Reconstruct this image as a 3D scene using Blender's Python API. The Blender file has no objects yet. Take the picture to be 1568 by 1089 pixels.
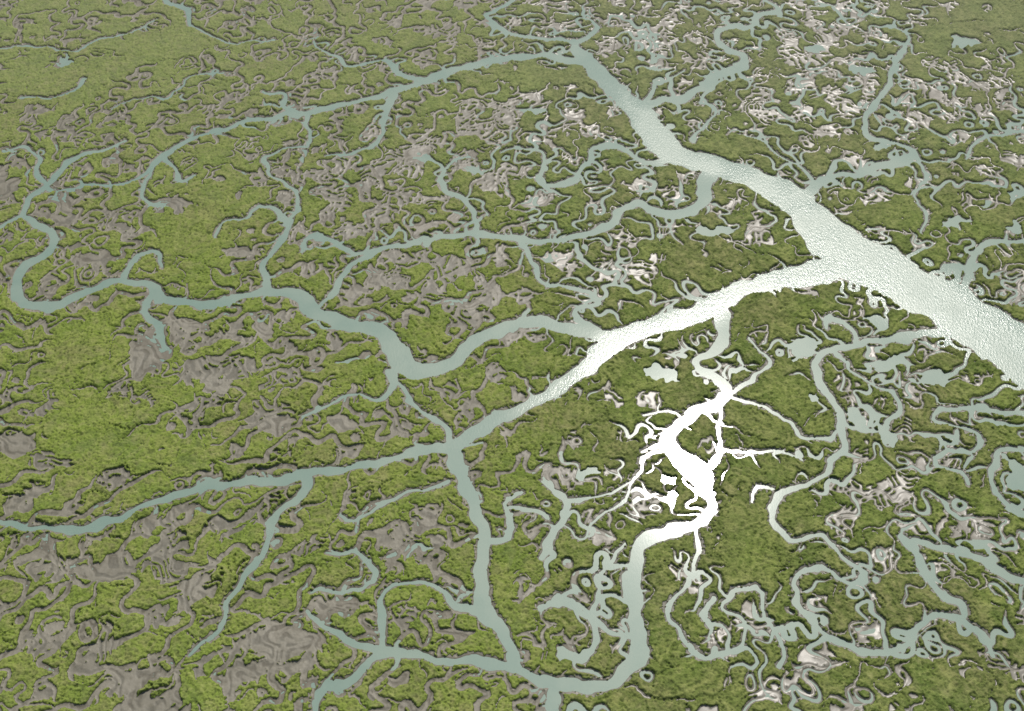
import bpy, math, numpy as np, time
T0=time.time()
sc=bpy.context.scene
# ------------------------------------------------------------------ camera frame for image pixel coordinates
H=238.0; PITCH=math.radians(50.0); VF=math.radians(34.0)
TH=math.tan(VF/2)*1024/711; W2=784.0
ct,st=math.cos(PITCH),math.sin(PITCH)
def ground(px,py):
    """image pixel, projected through the camera -> ground plan metres"""
    nx=(px-W2)/W2*TH; ny=(544.5-py)/W2*TH
    dx=nx; dy=ny*st+ct; dz=ny*ct-st
    k=-H/dz
    return dx*k, dy*k
def mpp(px,py):
    x0,y0=ground(px,py); x1,_=ground(px+1,py); _,y1=ground(px,py-1)
    return x1-x0, y1-y0
# ------------------------------------------------------------------ creeks  (x,y,width)
C={}
C['river']=[(880,62,14),(890,85,24),(915,110,32),(945,140,38),(975,168,44),(990,190,52),(1010,215,54),(1035,238,48),(1075,248,44),(1110,258,46),(1160,275,50),(1200,295,60),(1230,320,68),(1255,350,78),(1300,385,98),(1350,412,104),(1400,440,100),(1450,467,104),(1500,500,112),(1560,535,122),(1640,590,135),(1760,670,150)]
C['west']=[(1320,405,80),(1265,415,52),(1220,424,44),(1170,432,40),(1110,455,38),(1080,475,38),(1030,492,36),(975,508,36),(935,527,40),(905,558,32),(880,578,28),(830,608,26),(780,635,24),(730,660,24),(690,684,22),(640,693,18),(580,708,16),(520,718,16),(460,728,17),(400,738,18),(340,742,16),(280,755,16),(230,770,14),(180,790,14),(130,812,15),(80,812,12),(30,803,12),(-20,795,12),(-90,800,12)]
C['south']=[(690,684,22),(700,710,20),(715,745,22),(730,790,24),(742,830,24),(740,870,24),(736,905,24),(745,940,24),(770,965,24),(778,1000,24),(790,1022,22),(815,1035,18),(850,1048,22),(900,1052,22),(940,1045,24),(965,1025,26),(977,990,26),(976,940,26),(970,900,26),(970,860,24),(985,830,24),(1015,815,22),(1050,810,22),(1075,797,23),(1086,770,19),(1080,745,25),(1064,718,42),(1036,698,28),(1020,675,20),(1030,655,20),(1060,635,20),(1095,620,22),(1112,600,21),(1095,580,21),(1070,567,15),(1066,550,15),(1085,540,17),(1105,525,19),(1108,500,22),(1100,470,28)]
C['isl']=[(1090,712,11),(1106,685,7),(1100,655,6),(1102,625,7)]
C['mid']=[(930,518,34),(900,510,26),(860,500,28),(820,492,26),(780,500,24),(745,515,28),(715,535,28),(690,555,30),(655,568,30),(625,562,36),(605,540,36),(590,512,32),(560,500,28),(520,495,26),(490,482,28),(470,464,26),(445,450,22),(410,448,18),(370,455,16),(320,466,18),(270,462,18),(240,450,18),(215,435,14),(180,430,14),(140,445,14),(100,462,16),(60,472,18),(36,464,18),(24,436,18),(42,405,18),(74,386,18),(80,364,16),(60,345,14),(36,330,10),(45,305,10),(70,285,10),(90,265,12),(110,245,12),(130,235,10),(165,228,7),(190,215,5)]
C['top']=[(892,95,24),(860,90,16),(820,85,14),(770,90,16),(720,100,18),(690,110,16),(650,125,16),(600,142,14),(550,155,12),(500,168,12),(460,173,14),(420,178,12),(370,188,10),(320,205,10),(280,220,12),(250,237,14),(240,250,10),(215,270,9),(180,283,6),(130,285,5),(90,292,5)]
C['t1']=[(250,240,10),(268,262,8),(278,276,8),(295,268,5)]
C['t2']=[(235,258,6),(220,285,6),(225,310,8),(245,318,6)]
C['t3']=[(460,173,10),(435,164,10),(434,148,8),(405,140,5)]
C['t4']=[(468,175,10),(476,205,8),(470,222,5)]
C['t5']=[(602,142,12),(595,165,9),(588,190,8),(575,218,7),(540,235,6),(500,240,5)]
C['t6']=[(650,122,12),(615,115,10),(604,100,10),(585,92,8),(560,98,8),(532,102,9),(520,88,8),(500,80,5),(480,62,4)]
C['n1']=[(885,68,14),(860,62,10),(820,58,10),(785,52,9),(760,40,10),(745,25,10),(765,12,8),(790,-2,8),(800,-30,7)]
C['n2']=[(886,66,14),(908,50,10),(915,38,8),(895,26,4)]
C['n3']=[(980,165,22),(1010,155,14),(1045,152,14),(1075,135,18),(1105,112,18),(1138,102,18),(1141,88,14),(1115,78,14),(1100,60,12),(1105,45,12),(1125,43,10),(1150,40,10),(1160,25,10),(1190,18,10),(1185,8,8),(1170,-2,8),(1150,-30,8)]
C['n4']=[(988,158,10),(1000,135,8),(1025,120,5),(1050,110,4)]
C['n5']=[(1060,215,8),(1085,190,6),(1095,170,5),(1075,150,4)]
C['e1']=[(1228,305,18),(1250,282,19),(1280,272,16),(1320,265,16),(1360,252,18),(1398,238,22),(1385,225,16),(1350,215,14),(1328,205,15),(1328,180,13),(1345,155,13),(1360,130,13),(1372,100,13),(1385,75,11),(1392,58,7),(1370,40,4)]
C['e2']=[(1400,238,12),(1412,255,8),(1420,275,6),(1400,300,5),(1420,330,5),(1410,360,4)]
C['e3']=[(1475,440,18),(1485,415,16),(1492,395,16),(1502,377,14),(1530,368,14),(1568,372,14),(1640,365,14),(1720,350,14)]
C['e4']=[(1480,240,5),(1500,215,8),(1535,205,9),(1568,200,7),(1610,190,6)]
C['e5']=[(1250,285,8),(1225,255,6),(1190,240,5),(1170,215,5),(1130,205,4)]
C['c1']=[(1092,250,30),(1085,270,26),(1080,300,24),(1060,322,20),(1030,330,18),(1000,322,16),(970,312,18),(950,320,16),(943,340,16),(920,350,14),(880,362,14),(840,370,14),(800,368,14),(750,360,14),(700,358,12),(660,365,12),(620,375,12),(580,385,12),(545,400,10),(530,420,12),(515,445,14),(500,460,9),(480,470,8)]
C['c1b']=[(580,385,12),(540,385,10),(512,373,12),(490,362,9),(468,370,7),(462,388,6)]
C['c2']=[(733,360,12),(728,335,10),(720,312,12),(700,300,10),(680,290,10),(675,270,8),(690,250,6),(720,240,4)]
C['c3']=[(798,368,10),(805,390,8),(820,410,10),(830,430,8),(870,440,8),(905,450,9),(916,465,9),(890,472,10),(876,482,10),(890,494,11),(920,508,12)]
C['c4']=[(1025,245,20),(1000,250,13),(970,240,10),(945,226,10),(915,226,10),(900,250,12),(880,275,13),(850,285,13),(828,275,10),(832,240,6),(800,225,5),(770,235,4)]
C['m1']=[(412,448,16),(402,420,14),(405,400,12),(425,375,10),(440,345,10),(425,325,8),(400,315,7),(375,335,6),(340,340,5),(330,365,5)]
C['m2']=[(602,570,18),(595,598,13),(578,612,7),(540,605,5),(500,620,5),(460,640,4)]
C['m3']=[(605,590,8),(640,622,8),(680,655,8),(692,680,10)]
C['m4']=[(235,450,12),(222,478,13),(240,495,12),(250,530,10)]
C['m5']=[(185,430,12),(195,405,11),(235,385,10),(250,410,6)]
C['m6']=[(78,290,8),(55,265,8),(60,240,6),(30,225,5),(10,235,5)]
C['m7']=[(30,330,10),(5,345,8),(-40,350,8)]
C['m8']=[(435,345,8),(455,320,6),(450,290,6),(420,270,7),(405,245,6),(440,225,6),(470,225,5)]
C['s1']=[(468,728,16),(460,760,16),(430,785,12),(410,815,12),(405,850,12),(375,885,12),(350,920,10),(340,960,8),(290,1000,6)]
C['s2']=[(790,1024,20),(740,1015,14),(690,1010,14),(640,1003,14),(590,1000,14),(565,1010,13),(540,1042,14),(500,1050,12),(485,1075,12),(480,1110,12),(460,1160,12)]
C['s3']=[(590,1000,14),(540,980,13),(505,962,10),(470,940,7)]
C['s4']=[(585,998,12),(590,950,11),(578,920,9),(600,895,7),(640,888,8),(670,905,10),(700,932,14),(745,937,16)]
C['s5']=[(740,832,16),(775,826,12),(782,790,12),(772,768,9),(800,755,5)]
C['s6']=[(856,1048,18),(850,1075,18),(838,1110,20),(830,1160,20)]
C['s7']=[(500,850,5),(540,845,8),(570,870,9),(560,900,6),(480,905,6)]
C['s8']=[(690,740,8),(640,750,5),(590,770,6),(540,800,7),(520,790,4)]
C['r1']=[(1440,510,26),(1415,510,19),(1390,515,17),(1350,522,14),(1310,527,14),(1270,540,16),(1250,565,14),(1258,590,16),(1280,620,16),(1290,650,18),(1291,680,17),(1275,710,13),(1245,737,12),(1210,745,12),(1190,765,14),(1185,800,15),(1205,822,14),(1245,822,10),(1290,845,11),(1325,878,13),(1318,897,14),(1290,890,11),(1250,870,9),(1220,880,11),(1215,910,11),(1240,950,14),(1290,985,14),(1340,1000,17),(1390,985,14),(1420,950,14),(1460,945,17),(1500,970,17),(1520,1000,12)]
C['r2']=[(1312,527,12),(1302,505,11),(1285,490,14),(1268,490,12),(1270,505,6)]
C['r3']=[(1110,605,12),(1130,613,9),(1160,622,7),(1200,640,8),(1230,665,8),(1265,675,9),(1285,665,8)]
C['r4']=[(1122,600,10),(1160,575,7),(1178,552,6),(1150,520,5)]
C['r5']=[(1104,685,8),(1140,695,7),(1190,690,8),(1230,705,6)]
C['r6']=[(1380,820,12),(1405,840,18),(1410,870,18),(1440,900,16),(1470,930,16),(1480,945,14)]
C['r7']=[(1400,828,14),(1450,840,15),(1500,860,16),(1540,880,18),(1580,895,18),(1660,920,16)]
C['r8']=[(1620,640,14),(1568,636,14),(1540,636,14),(1510,625,12),(1480,622,11),(1440,625,10),(1430,640,9),(1460,655,9),(1500,668,12),(1490,690,10),(1440,690,8),(1430,710,8),(1470,722,11),(1480,745,8)]
C['r9']=[(1185,750,8),(1160,745,10),(1150,765,8)]
C['r10']=[(1280,540,7),(1330,590,5),(1370,600,10),(1378,630,10),(1350,665,12)]
C['r11']=[(1600,690,16),(1540,690,14),(1520,720,14),(1530,760,14),(1570,790,12)]
C['d1']=[(1025,685,12),(985,700,8),(972,735,6),(960,765,6),(925,790,5),(885,822,5),(860,805,4)]
C['d2']=[(830,738,6),(858,758,10),(868,790,14),(845,825,16),(832,850,14)]
C['d3']=[(868,768,10),(900,765,7),(945,752,5),(972,740,5)]
C['d4']=[(835,790,12),(800,775,10),(775,775,7)]
C['d5']=[(976,970,14),(940,966,11),(908,948,13),(880,925,14),(850,918,12),(828,930,9)]
C['d6']=[(905,945,12),(916,900,10),(932,862,8),(955,832,6)]
C['d7']=[(905,945,12),(912,985,18),(892,1010,16)]
C['d8']=[(1068,805,8),(1070,850,7),(1055,885,8),(1038,910,8),(1020,940,9),(1040,972,9),(1070,1002,8),(1110,1003,10),(1140,985,8),(1142,955,8),(1110,930,7),(1130,905,10),(1170,908,10),(1165,945,8),(1200,985,9),(1190,1020,11)]
C['d9']=[(1095,915,12),(1075,940,13),(1090,960,9)]
C['d10']=[(1015,680,10),(985,690,5)]
C['d11']=[(985,640,6),(1025,628,6),(1045,640,8)]
C['u1']=[(290,40,6),(285,15,10),(262,8,10),(240,-10,10)]
C['u2']=[(290,38,5),(330,60,4),(370,66,4),(420,60,4)]
C['u3']=[(0,75,4),(60,70,4),(110,80,4),(150,60,4),(200,50,4),(240,30,4)]
C['u4']=[(130,120,9),(118,135,6),(80,150,4),(30,150,4)]
C['u5']=[(170,170,3),(210,150,4),(260,150,4),(290,120,4),(340,110,4)]
MEAD=[(315,330,60,65),(640,520,50,14),(170,640,60,50),(120,540,50,34),(90,120,70,30),(250,70,60,20),(1480,60,50,20),(1530,15,60,20),(1150,850,60,50),(1110,400,90,22),(880,640,70,24),(1180,470,60,20),(1410,320,60,20),(1040,1050,60,30),(1500,930,50,16),(640,740,70,14),(230,700,130,20),(1200,300,30,20),(560,570,60,12),(1450,1050,70,20),(760,880,20,60),(640,60,40,10),(850,120,90,12),(1100,225,60,14),(850,555,60,20)]
# creek-free levee ground beside the main southern creek
CLEAR=[(1165,600,50,30),(1190,665,60,24),(1150,740,60,30),(1040,600,40,24),(985,575,50,24),(1150,790,50,40),(950,690,30,14),(1000,850,30,30),(1070,680,20,14),(1020,1000,30,40),(930,560,40,20),(1140,545,20,20),(1220,780,20,40)]
PANS=[(1095,355,24,8,1),(1340,490,12,8,1),(1226,535,18,20,.7),(1368,558,26,10,.7),(1433,584,30,14,.7),(1015,575,20,8,1),(1040,545,12,6,1),(1027,740,14,8,1),(1027,768,16,8,1),(905,722,20,8,1),(700,970,28,11,0),(640,845,32,9,.3),(600,852,14,8,.3),(650,800,20,9,.3),(525,650,18,14,0),(545,548,26,6,.4),(480,560,20,6,.4),(225,540,28,36,0),(270,500,34,10,0),(420,655,24,16,0),(700,463,34,9,.3),(128,400,22,13,0),(572,420,20,20,0),(848,398,22,9,.3),(95,310,24,14,0),(262,312,34,14,0),(15,290,16,14,0),(365,390,26,12,0),(490,368,14,7,0),(440,985,60,30,0),(370,1035,36,20,0),(520,930,34,14,0),(160,875,46,16,0),(60,850,30,18,0),(300,900,34,14,0),(200,1040,40,14,0),(1475,66,20,8,.6),(1460,340,14,6,.6),(1556,348,8,10,.6),(1510,312,8,6,.6),(95,97,18,7,.6),(820,170,18,6,.5),(1350,225,14,5,.5),(1500,830,28,14,.3),(1310,640,14,16,.6),(820,310,22,10,.4),(720,262,18,8,.4),(30,680,26,20,0),(405,500,14,14,0),(330,590,18,10,0),(240,1075,36,14,0),(1355,665,8,12,1),(1245,607,8,8,1),(1555,300,9,9,1),(1250,75,20,8,.4),(1320,105,20,9,.4),(880,1005,20,16,.5),(610,1040,14,12,.1),(1560,730,14,30,.6),(640,240,20,12,.3)]
DEN=[(1360,760,70,48),(1130,950,55,45),(965,630,45,24),(915,800,60,40),(890,920,60,30),(1440,740,50,30),(640,245,70,45),(560,320,60,30),(700,400,55,22),(640,430,50,25),(960,400,40,28),(1160,165,50,28),(1250,95,60,30),(1450,130,60,35),(1530,160,40,40),(650,60,50,20),(800,170,60,16),(700,240,50,30),(460,255,60,30),(370,160,50,12),(420,630,45,26),(330,560,50,30),(860,405,40,18),(1330,270,40,14),(1370,300,40,16),(1060,870,30,40),(1220,960,50,30),(1300,1000,50,25),(1450,960,60,35),(1340,630,40,30),(110,340,50,20),(190,330,50,16),(130,190,80,24),(630,820,50,22),(1440,800,40,30),(340,800,50,14),(480,840,40,16),(90,720,60,30),(250,860,60,24),(60,960,50,30),(540,90,60,14),(880,30,70,14),(1010,60,60,30),(1300,150,50,20),(1050,150,40,16),(1300,40,60,22),(1450,190,50,20),(770,260,40,20),(850,210,30,20),(560,610,40,12),(470,230,30,12),(1030,290,40,14),(1140,350,20,16),(1100,1080,40,16),(1190,1010,26,14),(1500,1000,30,30),(590,420,40,16),(740,440,50,16),(860,730,30,20),(1050,1000,30,16),(1560,1040,30,30),(980,850,20,20),(220,600,40,16),(300,520,40,16),(640,660,40,10),(440,700,40,8),(560,980,30,12)]
# ------------------------------------------------------------------ raster of the marsh
DX=0.17
X0,X1,Y0,Y1=-235.,235.,75.,425.
NX=int((X1-X0)/DX)//2*2; NY=int((Y1-Y0)/DX)//2*2
rx=X0+DX*np.arange(NX); ry=Y0+DX*np.arange(NY)
def noise(wl,bw,seed,shape=(NY,NX),dx=DX,an=1.0,ang=0.0,src=None):
    ny,nx=shape
    fy=np.fft.fftfreq(ny,dx)[:,None]; fx=np.fft.rfftfreq(nx,dx)[None,:]
    if an!=1.0:
        c,s=math.cos(ang),math.sin(ang); a=fx*c+fy*s; b=-fx*s+fy*c
        k=np.sqrt((a*an)**2+b**2)
    else: k=np.sqrt(fx**2+fy**2)
    g=np.exp(-0.5*(np.log(np.maximum(k,1e-6)*wl)/bw)**2)
    if src is None: src=np.random.default_rng(seed).standard_normal(shape).astype(np.float32)
    f=np.fft.irfft2(np.fft.rfft2(src)*g,s=shape)
    f/=f.std()
    return f.astype(np.float32)
def sample(F,x,y,dx=DX):
    ny,nx=F.shape
    u=(x-X0)/dx; v=(y-Y0)/dx
    iu=np.floor(u).astype(np.int64); iv=np.floor(v).astype(np.int64)
    fu=(u-iu).astype(np.float32); fv=(v-iv).astype(np.float32)
    a=iu%nx; b=(iu+1)%nx; c=iv%ny; d=(iv+1)%ny
    return (F[c,a]*(1-fu)+F[c,b]*fu)*(1-fv)+(F[d,a]*(1-fu)+F[d,b]*fu)*fv
def ss(a,b,x):
    t=np.clip((x-a)/(b-a),0,1); return t*t*(3-2*t)
XX,YY=np.meshgrid(rx.astype(np.float32),ry.astype(np.float32))
half=(NY//2,NX//2); D2=DX*2
def up(F): return sample(F,XX,YY,D2)
wx=up(noise(14,.5,1,half,D2)); wy=up(noise(14,.5,2,half,D2))
wx2=up(noise(4.5,.4,3,half,D2)); wy2=up(noise(4.5,.4,4,half,D2))
mx=up(noise(7.5,.3,5,half,D2)); my=up(noise(7.5,.3,6,half,D2))
dist=np.full((NY,NX),40.,np.float32)
def catmull(P,step=1.6):
    P=np.array(P,float); Q=np.vstack([2*P[0]-P[1],P,2*P[-1]-P[-2]]); out=[]
    for i in range(1,len(Q)-2):
        p0,p1,p2,p3=Q[i-1:i+3]
        n=max(2,int(np.hypot(*(p2-p1)[:2])/step))
        t=np.linspace(0,1,n,endpoint=False)[:,None]
        out.append(.5*((2*p1)+(-p0+p2)*t+(2*p0-5*p1+4*p2-p3)*t*t+(-p0+3*p1-3*p2+p3)*t**3))
    out.append(P[-1:]); return np.vstack(out)
CL=[]
for name,pts in C.items():
    L=[]
    for (px,py,w) in pts:
        x,y=ground(px,py); sx,sy=mpp(px,py)
        f=0.93
        if name!='river' and name[0] in 'de': f=0.80
        if name!='river' and name[0]=='r': f=0.74
        L.append((x,y,w*sx*f))
    CL.append((name,catmull(L)))
Xw=XX+0.40*wx+0.10*wx2; Yw=YY+0.45*wy+0.11*wy2
for name,S in CL:
    for i in range(len(S)-1):
        ax,ay,aw=S[i]; bx,by,bw_=S[i+1]
        R=max(aw,bw_)/2+12
        i0=int((min(ax,bx)-R-X0)/DX); i1=int((max(ax,bx)+R-X0)/DX)
        j0=int((min(ay,by)-R-Y0)/DX); j1=int((max(ay,by)+R-Y0)/DX)
        i0=max(i0,0); j0=max(j0,0); i1=min(i1,NX); j1=min(j1,NY)
        if i1<=i0 or j1<=j0: continue
        x=Xw[j0:j1,i0:i1]; y=Yw[j0:j1,i0:i1]
        vx,vy=bx-ax,by-ay; LL=vx*vx+vy*vy+1e-9
        t=np.clip(((x-ax)*vx+(y-ay)*vy)/LL,0,1)
        d=np.sqrt((x-ax-t*vx)**2+(y-ay-t*vy)**2)-(aw+(bw_-aw)*t)/2
        np.minimum(dist[j0:j1,i0:i1],d,out=dist[j0:j1,i0:i1])
print('dist',time.time()-T0)
Xp=XX+0.8*wx+0.4*wx2; Yp=YY+0.9*wy+0.5*wy2
def blob(px,py,a,b):
    x,y=ground(px,py); sx,sy=mpp(px,py); a=a*sx; b=b*sy
    F=np.zeros((NY,NX),np.float32); R=3.2
    i0=max(0,int((x-R*a-X0)/DX)); i1=min(NX,int((x+R*a-X0)/DX)); j0=max(0,int((y-R*b-Y0)/DX)); j1=min(NY,int((y+R*b-Y0)/DX))
    if i1>i0 and j1>j0:
        F[j0:j1,i0:i1]=np.exp(-0.69*(((Xp[j0:j1,i0:i1]-x)/a)**2+((Yp[j0:j1,i0:i1]-y)/b)**2))
    return F
mead=np.zeros_like(XX)
for m_ in MEAD: mead+=blob(*m_)
mead=np.clip(mead,0,1.3)
for m_ in CLEAR: mead=np.maximum(mead,1.1*blob(*m_))
den=np.zeros_like(XX)
for m_ in DEN: den=np.maximum(den,blob(*m_))
wet=ss(-15,30,XX+0.05*(YY-220))            # seaward side is wetter
wet=np.clip(wet+0.5*blob(640,240,260,160),0,1)
ridge=np.clip(blob(150,780,330,260)*1.5,0,1)   # lower-left ridge-and-swale marsh
upl=np.clip(blob(80,60,330,110)*1.4,0,1)
opan=np.zeros_like(XX); owet=np.zeros_like(XX)
for (px,py,a,b,w) in PANS:
    g=blob(px,py,a,b); opan=np.maximum(opan,g); owet=np.maximum(owet,g*w)
def upw(F,a): return sample(F,XX+a*mx,YY+a*my,D2)
g1=upw(noise(21,.28,11,half,D2),1.7); g1b=upw(noise(13,.35,12,half,D2,an=2.0,ang=math.radians(38)),1.0)
g1=g1*(1-ridge)+g1b*ridge
g2=upw(noise(14,.30,21,half,D2),0.8); g2b=upw(noise(10,.35,22,half,D2,an=2.0,ang=math.radians(38)),.8)
g2=g2*(1-ridge)+g2b*ridge
g3=upw(noise(10.5,.25,23,half,D2),1.0)
slow=up(noise(60,.5,31,half,D2)); slow2=up(noise(30,.5,32,half,D2))
lab=noise(3.1,.25,41,half,D2)
for it in range(9):
    lab=noise(3.1,.22,0,half,D2,src=np.tanh(2.2*lab))
lab=sample(lab,XX+1.8*wx+.2*wx2,YY+1.8*wy+.2*wy2,D2)
lr=noise(2.4,.3,43,half,D2,an=1.7,ang=math.radians(-50))
for it in range(5):
    lr=noise(2.4,.25,0,half,D2,an=1.7,ang=math.radians(-50),src=np.tanh(2.0*lr))
lr=sample(lr,XX+1.6*wx+.3*wx2,YY+1.6*wy+.3*wy2,D2)
rm=ridge*ss(-.6,.6,slow2)
lab=lab*(1-rm)+lr*rm
print('lab',time.time()-T0)
def creekdist(f,eps):
    gy,gx=np.gradient(f,DX); return np.abs(f)/(np.sqrt(gx**2+gy**2)+eps)
dc=creekdist(g1+0.02*wx2,.04)-(0.60+0.24*slow2-1.3*mead-0.15*upl)
dc3=creekdist(g3,.09)-(0.04+0.34*g2+0.1*slow-0.9*mead-.1*upl)
dc=np.minimum(dc,dc3)
dc=dc+0.8*np.exp(-np.maximum(dist,0)/1.2)*(slow>0.3)
P=g2+0.20*slow-0.66+0.02*wet+1.55*den-1.5*mead-1.0*upl-1.9*np.exp(-np.maximum(dist,0)/1.8)
gate=ss(0.0,0.35,P)
t=2.6-2.68*gate-0.35*np.clip(P-0.4,0,1.3)
dl=(t-lab)*0.38
do=(0.5-opan+0.06*lab)*6
dsm=np.minimum(np.minimum(dc,dl),do).astype(np.float32)
nA=noise(2.2,.75,51); nB=noise(0.9,.5,52)
near=np.maximum(np.minimum(dist,dsm*1.0),0)
rim=np.exp(-near/1.3)
plateau=0.46+0.07*slow2+0.15*np.exp(-near/2.4)+0.18*ridge*g1b+0.07*g2
plateau=np.maximum(plateau,0.30)
floor=0.15-0.06*wet-0.30*owet*(opan>.4)+0.012*nA*(1-wet)+0.04*g2*(1-.5*wet)-0.03*wet*ss(0.8,1.8,slow2+g2*.5)
rill=ss(-0.2,0.9,lab)*ss(0.1,-0.6,dsm)
floor=floor-0.07*rill*(1-.75*wet)-0.12*np.exp(-np.maximum(dist,0)/3)
floor=floor-0.10*ss(0.0,-0.5,dc)*(0.3+0.7*wet)
rag=0.05*nB+0.05*nA
veg=ss(-0.02,0.22,dsm+rag)*ss(0.2,0.7,dist+0.2*nA+.1*nB)
z=floor+(plateau-floor)*ss(-0.15,0.70,dsm+rag*.8)
bank=0.02+0.26*np.clip(dist,0,1.1)
z=np.where(dist<1.1, np.minimum(z,bank+(z-bank)*ss(0.1,1.1,dist+.15*nA)), z)
z=np.where(dist<0, np.maximum(-1.2,dist*0.35), z)
clump=(0.28+0.57*np.clip(rim,0,1))
z=z+veg*clump*(0.12*nA+0.05*nB+0.12)
z=z.astype(np.float32)
big=noise(45,.6,61,half,D2)
print('relief',time.time()-T0, 'veg frac',veg.mean())
# ------------------------------------------------------------------ marsh sheet
NR,NC=1250,1640
th=np.linspace(math.radians(69.5),math.radians(31.0),NR)
yr=H/np.tan(th)
yr=np.concatenate([[-6000,-1500,-400,-100,0,50,75],yr,[410,480,600,900,1300,2200,6000]])
yr=np.unique(yr)
hw=np.maximum(90,(yr*ct+H*st))*TH*1.08
u=np.linspace(-1,1,NC); u=np.concatenate([[-40,-12,-4,-2,-1.3],u,[1.3,2,4,12,40]])
GX=(hw[:,None]*u[None,:]).astype(np.float64); GY=np.repeat(yr[:,None],len(u),1)
nr,nc=GX.shape
def S(F): return sample(F,GX,GY).astype(np.float32)
Z=S(z)
co=np.stack([GX,GY,Z],-1).astype(np.float32).reshape(-1,3)
idx=np.arange(nr*nc).reshape(nr,nc)
q=np.stack([idx[:-1,:-1],idx[:-1,1:],idx[1:,1:],idx[1:,:-1]],-1).reshape(-1,4).astype(np.int32)
def mkmesh(name,co,q):
    me=bpy.data.meshes.new(name)
    me.vertices.add(len(co)); me.vertices.foreach_set('co',co.ravel())
    me.loops.add(q.size); me.loops.foreach_set('vertex_index',q.ravel())
    me.polygons.add(len(q)); me.polygons.foreach_set('loop_start',np.arange(0,q.size,4,dtype=np.int32))
    me.polygons.foreach_set('use_smooth',np.ones(len(q),bool))
    me.update(calc_edges=True)
    ob=bpy.data.objects.new(name,me); sc.collection.objects.link(ob); return ob
marsh=mkmesh('salt_marsh',co,q)
def attr(ob,n,F):
    a=ob.data.attributes.new(n,'FLOAT','POINT'); a.data.foreach_set('value',np.ascontiguousarray(F,dtype=np.float32).ravel())
attr(marsh,'veg',S(veg)); attr(marsh,'rim',S(rim)); attr(marsh,'tone',sample(big,GX,GY,D2)); attr(marsh,'wet',S(wet))
attr(marsh,'clump',S(nA*0.6+nB*0.4)); attr(marsh,'rill',S(rill.astype(np.float32)))
attr(marsh,'haze',S((ss(200,380,YY)).astype(np.float32)))  # mask for painted aerial haze, growing with distance
print('mesh',time.time()-T0)
# ------------------------------------------------------------------ water sheet
wxs=np.concatenate([[-6000,-1500,-500],np.linspace(-235,235,261),[500,1500,6000]])
wys=np.concatenate([[-6000,-1000,0],np.linspace(75,425,201),[1000,6000]])
WX,WY=np.meshgrid(wxs,wys)
wi=np.arange(WX.size).reshape(WX.shape)
wq=np.stack([wi[:-1,:-1],wi[:-1,1:],wi[1:,1:],wi[1:,:-1]],-1).reshape(-1,4).astype(np.int32)
water=mkmesh('tidal_water',np.stack([WX,WY,0*WX],-1).astype(np.float32).reshape(-1,3),wq)
ruf=np.zeros_like(WX)
for name,Sx in CL:
    if name in('river','west','mid','top','c1'):
        for (x,y,w) in Sx[::2]:
            wgt=min(1,max(0,(w-2.5)/6))*(1 if name in('river','west') else .5)
            if wgt<=0: continue
            ruf=np.maximum(ruf,wgt*np.exp(-((WX-x)**2+(WY-y)**2)/(w*0.8)**2))
attr(water,'ruffle',ruf)
# ------------------------------------------------------------------ materials
class N:
    def __init__(s,m): s.t=m.node_tree; s.t.nodes.clear()
    def n(s,ty,**k):
        nd=s.t.nodes.new(ty)
        for a,v in k.items(): setattr(nd,a,v)
        return nd
    def l(s,a,b): s.t.links.new(a,b)
    def attr(s,n): return s.n('ShaderNodeAttribute',attribute_name=n).outputs['Fac']
    def math(s,op,a,b=0.,c=None,clamp=False):
        nd=s.n('ShaderNodeMath',operation=op,use_clamp=clamp)
        for i,v in enumerate((a,b,c)):
            if v is None: continue
            if hasattr(v,'links'): s.l(v,nd.inputs[i])
            else: nd.inputs[i].default_value=v
        return nd.outputs[0]
    def mix(s,f,a,b):
        nd=s.n('ShaderNodeMix',data_type='RGBA')
        for i,v in ((0,f),(6,a),(7,b)):
            if hasattr(v,'links'): s.l(v,nd.inputs[i])
            else: nd.inputs[i].default_value=v if i==0 else (*v,1)
        return nd.outputs[2]
    def noise(s,vec,scale,det=3,rough=.6):
        nd=s.n('ShaderNodeTexNoise'); nd.inputs['Scale'].default_value=scale; nd.inputs['Detail'].default_value=det; nd.inputs['Roughness'].default_value=rough
        s.l(vec,nd.inputs['Vector']); return nd.outputs['Fac']
    def ramp(s,f,a,b):
        nd=s.n('ShaderNodeMapRange',interpolation_type='SMOOTHSTEP'); s.l(f,nd.inputs[0]); nd.inputs[1].default_value=a; nd.inputs[2].default_value=b; return nd.outputs[0]
m=bpy.data.materials.new('marsh_vegetation_and_mud'); m.use_nodes=True; k=N(m)
out=k.n('ShaderNodeOutputMaterial'); geo=k.n('ShaderNodeNewGeometry'); pos=geo.outputs['Position']
sep=k.n('ShaderNodeSeparateXYZ'); k.l(pos,sep.inputs[0]); pz=sep.outputs['Z']
v=k.attr('veg'); rimA=k.attr('rim'); tone=k.attr('tone'); wetA=k.attr('wet'); cl=k.attr('clump'); rl=k.attr('rill'); hazeA=k.attr('haze')
n1=k.noise(pos,.62,6,.68); n2=k.noise(pos,.12,4,.6); n3=k.noise(pos,3.0,3,.7); n5=k.noise(pos,.26,6,.68); n6=k.noise(pos,.03,3,.5)
col=k.mix(k.ramp(n2,.38,.62),(.103,.138,.038),(.160,.178,.056))
col=k.mix(k.math('MULTIPLY',k.ramp(tone,-.8,1.2),.55),col,(.154,.142,.068))
col=k.mix(k.math('MULTIPLY',k.ramp(n5,.50,.64),.6),col,(.188,.188,.084))
col=k.mix(k.math('MULTIPLY',k.ramp(n5,.48,.34),.45),col,(.068,.098,.028))
col=k.mix(k.math('MULTIPLY',k.ramp(n6,.48,.60),.30),col,(.145,.200,.036))
rimc=k.mix(wetA,(.128,.180,.030),(.062,.092,.020))
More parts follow.
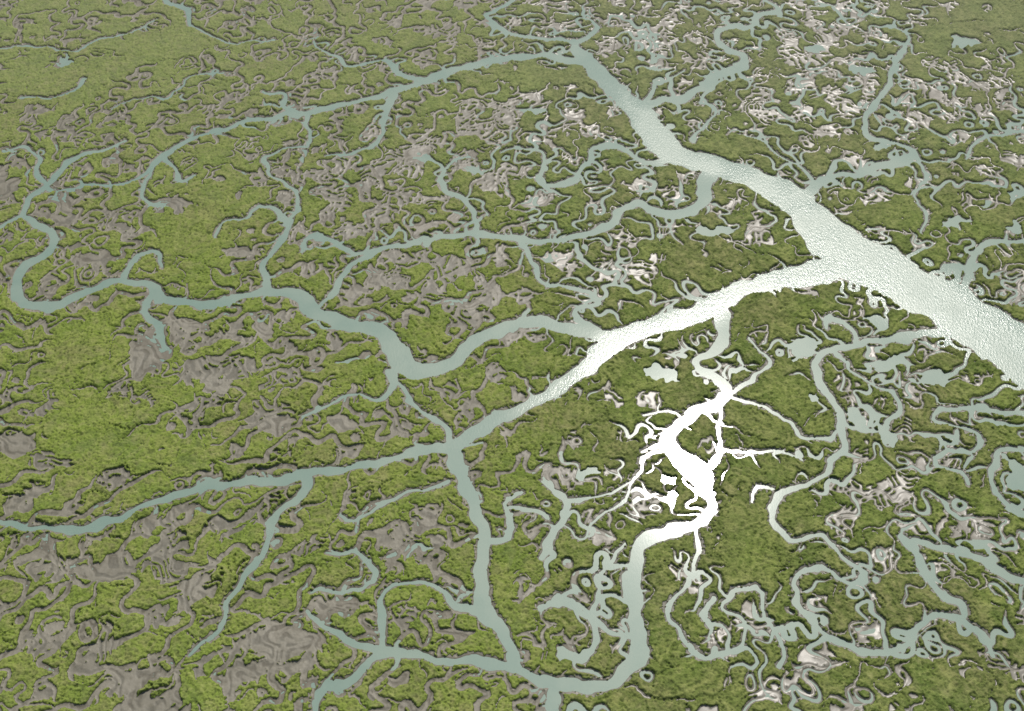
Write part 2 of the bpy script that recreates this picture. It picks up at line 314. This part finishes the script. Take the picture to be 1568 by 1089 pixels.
col=k.mix(k.math('MULTIPLY',k.ramp(rimA,.25,.75),.65),col,rimc)
con=k.math('ADD',.30,k.math('MULTIPLY',k.ramp(rimA,.05,.5),.32))
col=k.mix(k.math('MULTIPLY',k.ramp(n1,.5,.72),con),col,(.235,.255,.092))
col=k.mix(k.math('MULTIPLY',k.ramp(n1,.48,.30),con),col,(.044,.060,.019))
col=k.mix(k.math('MULTIPLY',k.ramp(cl,-.2,-1.2),con),col,(.042,.056,.018))
col=k.mix(k.math('MULTIPLY',k.ramp(n3,.55,.75),.25),col,(.26,.27,.12))
col=k.mix(k.math('MULTIPLY',hazeA,.38),col,(.168,.178,.122))  # aerial haze put into the vegetation colour: paler and greyer far off
mud=k.mix(k.ramp(n2,.3,.7),(.120,.113,.086),(.172,.162,.128))
mud=k.mix(k.math('MULTIPLY',k.ramp(n1,.45,.7),.45),mud,(.088,.083,.056))
mud=k.mix(k.math('MULTIPLY',rl,.6),mud,(.068,.066,.050))
mud=k.mix(k.math('MULTIPLY',wetA,.45),mud,(.165,.162,.140))  # pale sky haze painted into the mud colour on the wet side
mud=k.mix(k.math('MULTIPLY',k.ramp(pz,.12,.02),.6),mud,(.070,.062,.042))
vf=k.ramp(k.math('ADD',v,k.math('MULTIPLY',k.math('SUBTRACT',n3,.5),.35)),.30,.62)
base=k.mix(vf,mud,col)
rough=k.math('ADD',k.math('MULTIPLY',vf,.3),k.math('SUBTRACT',.58,k.math('MULTIPLY',wetA,.16)))
bs=k.n('ShaderNodeBsdfPrincipled'); k.l(base,bs.inputs['Base Color']); k.l(rough,bs.inputs['Roughness'])
sp=k.math('ADD',.28,k.math('MULTIPLY',wetA,k.math('MULTIPLY',k.ramp(n2,.42,.62),.36)))
k.l(k.math('MULTIPLY',sp,k.math('SUBTRACT',1.0,k.math('MULTIPLY',vf,.92))),bs.inputs['Specular IOR Level'])
mb=k.math('SUBTRACT',.03,k.math('MULTIPLY',wetA,.020))
hgt=k.math('ADD',k.math('MULTIPLY',n1,k.math('ADD',mb,k.math('MULTIPLY',vf,.28))),k.math('MULTIPLY',n3,k.math('ADD',.004,k.math('MULTIPLY',vf,.05))))
bp=k.n('ShaderNodeBump'); bp.inputs['Strength'].default_value=.9; bp.inputs['Distance'].default_value=1.0; k.l(hgt,bp.inputs['Height']); k.l(bp.outputs[0],bs.inputs['Normal'])
k.l(bs.outputs[0],out.inputs[0]); marsh.data.materials.append(m)
m=bpy.data.materials.new('silty_water'); m.use_nodes=True; k=N(m)
out=k.n('ShaderNodeOutputMaterial'); geo=k.n('ShaderNodeNewGeometry'); pos=geo.outputs['Position']; rf=k.attr('ruffle')
mp=k.n('ShaderNodeMapping'); mp.inputs['Rotation'].default_value=(0,0,math.radians(25)); mp.inputs['Scale'].default_value=(1,.5,1); k.l(pos,mp.inputs[0]); pv=mp.outputs[0]
a=k.noise(pv,1.9,5,.65); b=k.noise(pos,.05,5,.62)
wcol=k.mix(k.ramp(b,.35,.65),(.130,.192,.158),(.162,.218,.178))
bs=k.n('ShaderNodeBsdfPrincipled'); k.l(wcol,bs.inputs['Base Color']); bs.inputs['IOR'].default_value=1.333; bs.inputs['Specular IOR Level'].default_value=.6
bs.inputs['Coat Weight'].default_value=.26; bs.inputs['Coat Roughness'].default_value=.40; bs.inputs['Coat IOR'].default_value=1.4
k.l(k.math('ADD',.095,k.math('MULTIPLY',rf,k.math('ADD',.10,k.math('MULTIPLY',k.ramp(b,.38,.62),.16)))),bs.inputs['Roughness'])
bp=k.n('ShaderNodeBump'); bp.inputs['Distance'].default_value=1.; bp.inputs['Strength'].default_value=1.
k.l(k.math('MULTIPLY',a,k.math('ADD',.004,k.math('MULTIPLY',rf,.10))),bp.inputs['Height']); k.l(bp.outputs[0],bs.inputs['Normal'])
k.l(bp.outputs[0],bs.inputs['Coat Normal'])
k.l(bs.outputs[0],out.inputs[0]); water.data.materials.append(m)
# ------------------------------------------------------------------ sun mirrored off calm water at the glint
vx,vy=ground(1066,716); vz=H
Ln=math.sqrt(vx*vx+vy*vy+vz*vz)
el=math.asin(vz/Ln); az=math.atan2(vx,vy)
w=bpy.data.worlds.new('World'); sc.world=w; w.use_nodes=True; nt=w.node_tree
sky=nt.nodes.new('ShaderNodeTexSky'); sky.sky_type='NISHITA'; sky.sun_disc=False; sky.sun_elevation=el; sky.sun_rotation=az
sky.dust_density=3.0; sky.air_density=1.0
bg=nt.nodes['Background']; nt.links.new(sky.outputs[0],bg.inputs[0]); bg.inputs[1].default_value=.10
from mathutils import Vector
sd=bpy.data.lights.new('sun','SUN'); sd.energy=4.9; sd.angle=math.radians(.5); sd.color=(1,.95,.88)
so=bpy.data.objects.new('sun',sd); sc.collection.objects.link(so)
so.rotation_euler=Vector((vx,vy,vz)).to_track_quat('Z','Y').to_euler(); so.location=(0,0,300)
cd=bpy.data.cameras.new('aerial_camera'); cam=bpy.data.objects.new('aerial_camera',cd); sc.collection.objects.link(cam)
cam.location=(0,0,H); cam.rotation_euler=(math.pi/2-PITCH,0,0); cd.sensor_fit='HORIZONTAL'; cd.sensor_width=36; cd.lens=18/TH; cd.clip_end=20000; cd.clip_start=1
sc.camera=cam
sc.view_settings.view_transform='Standard'; sc.view_settings.look='None'; sc.view_settings.exposure=0
print('done',time.time()-T0, math.degrees(el), math.degrees(az))
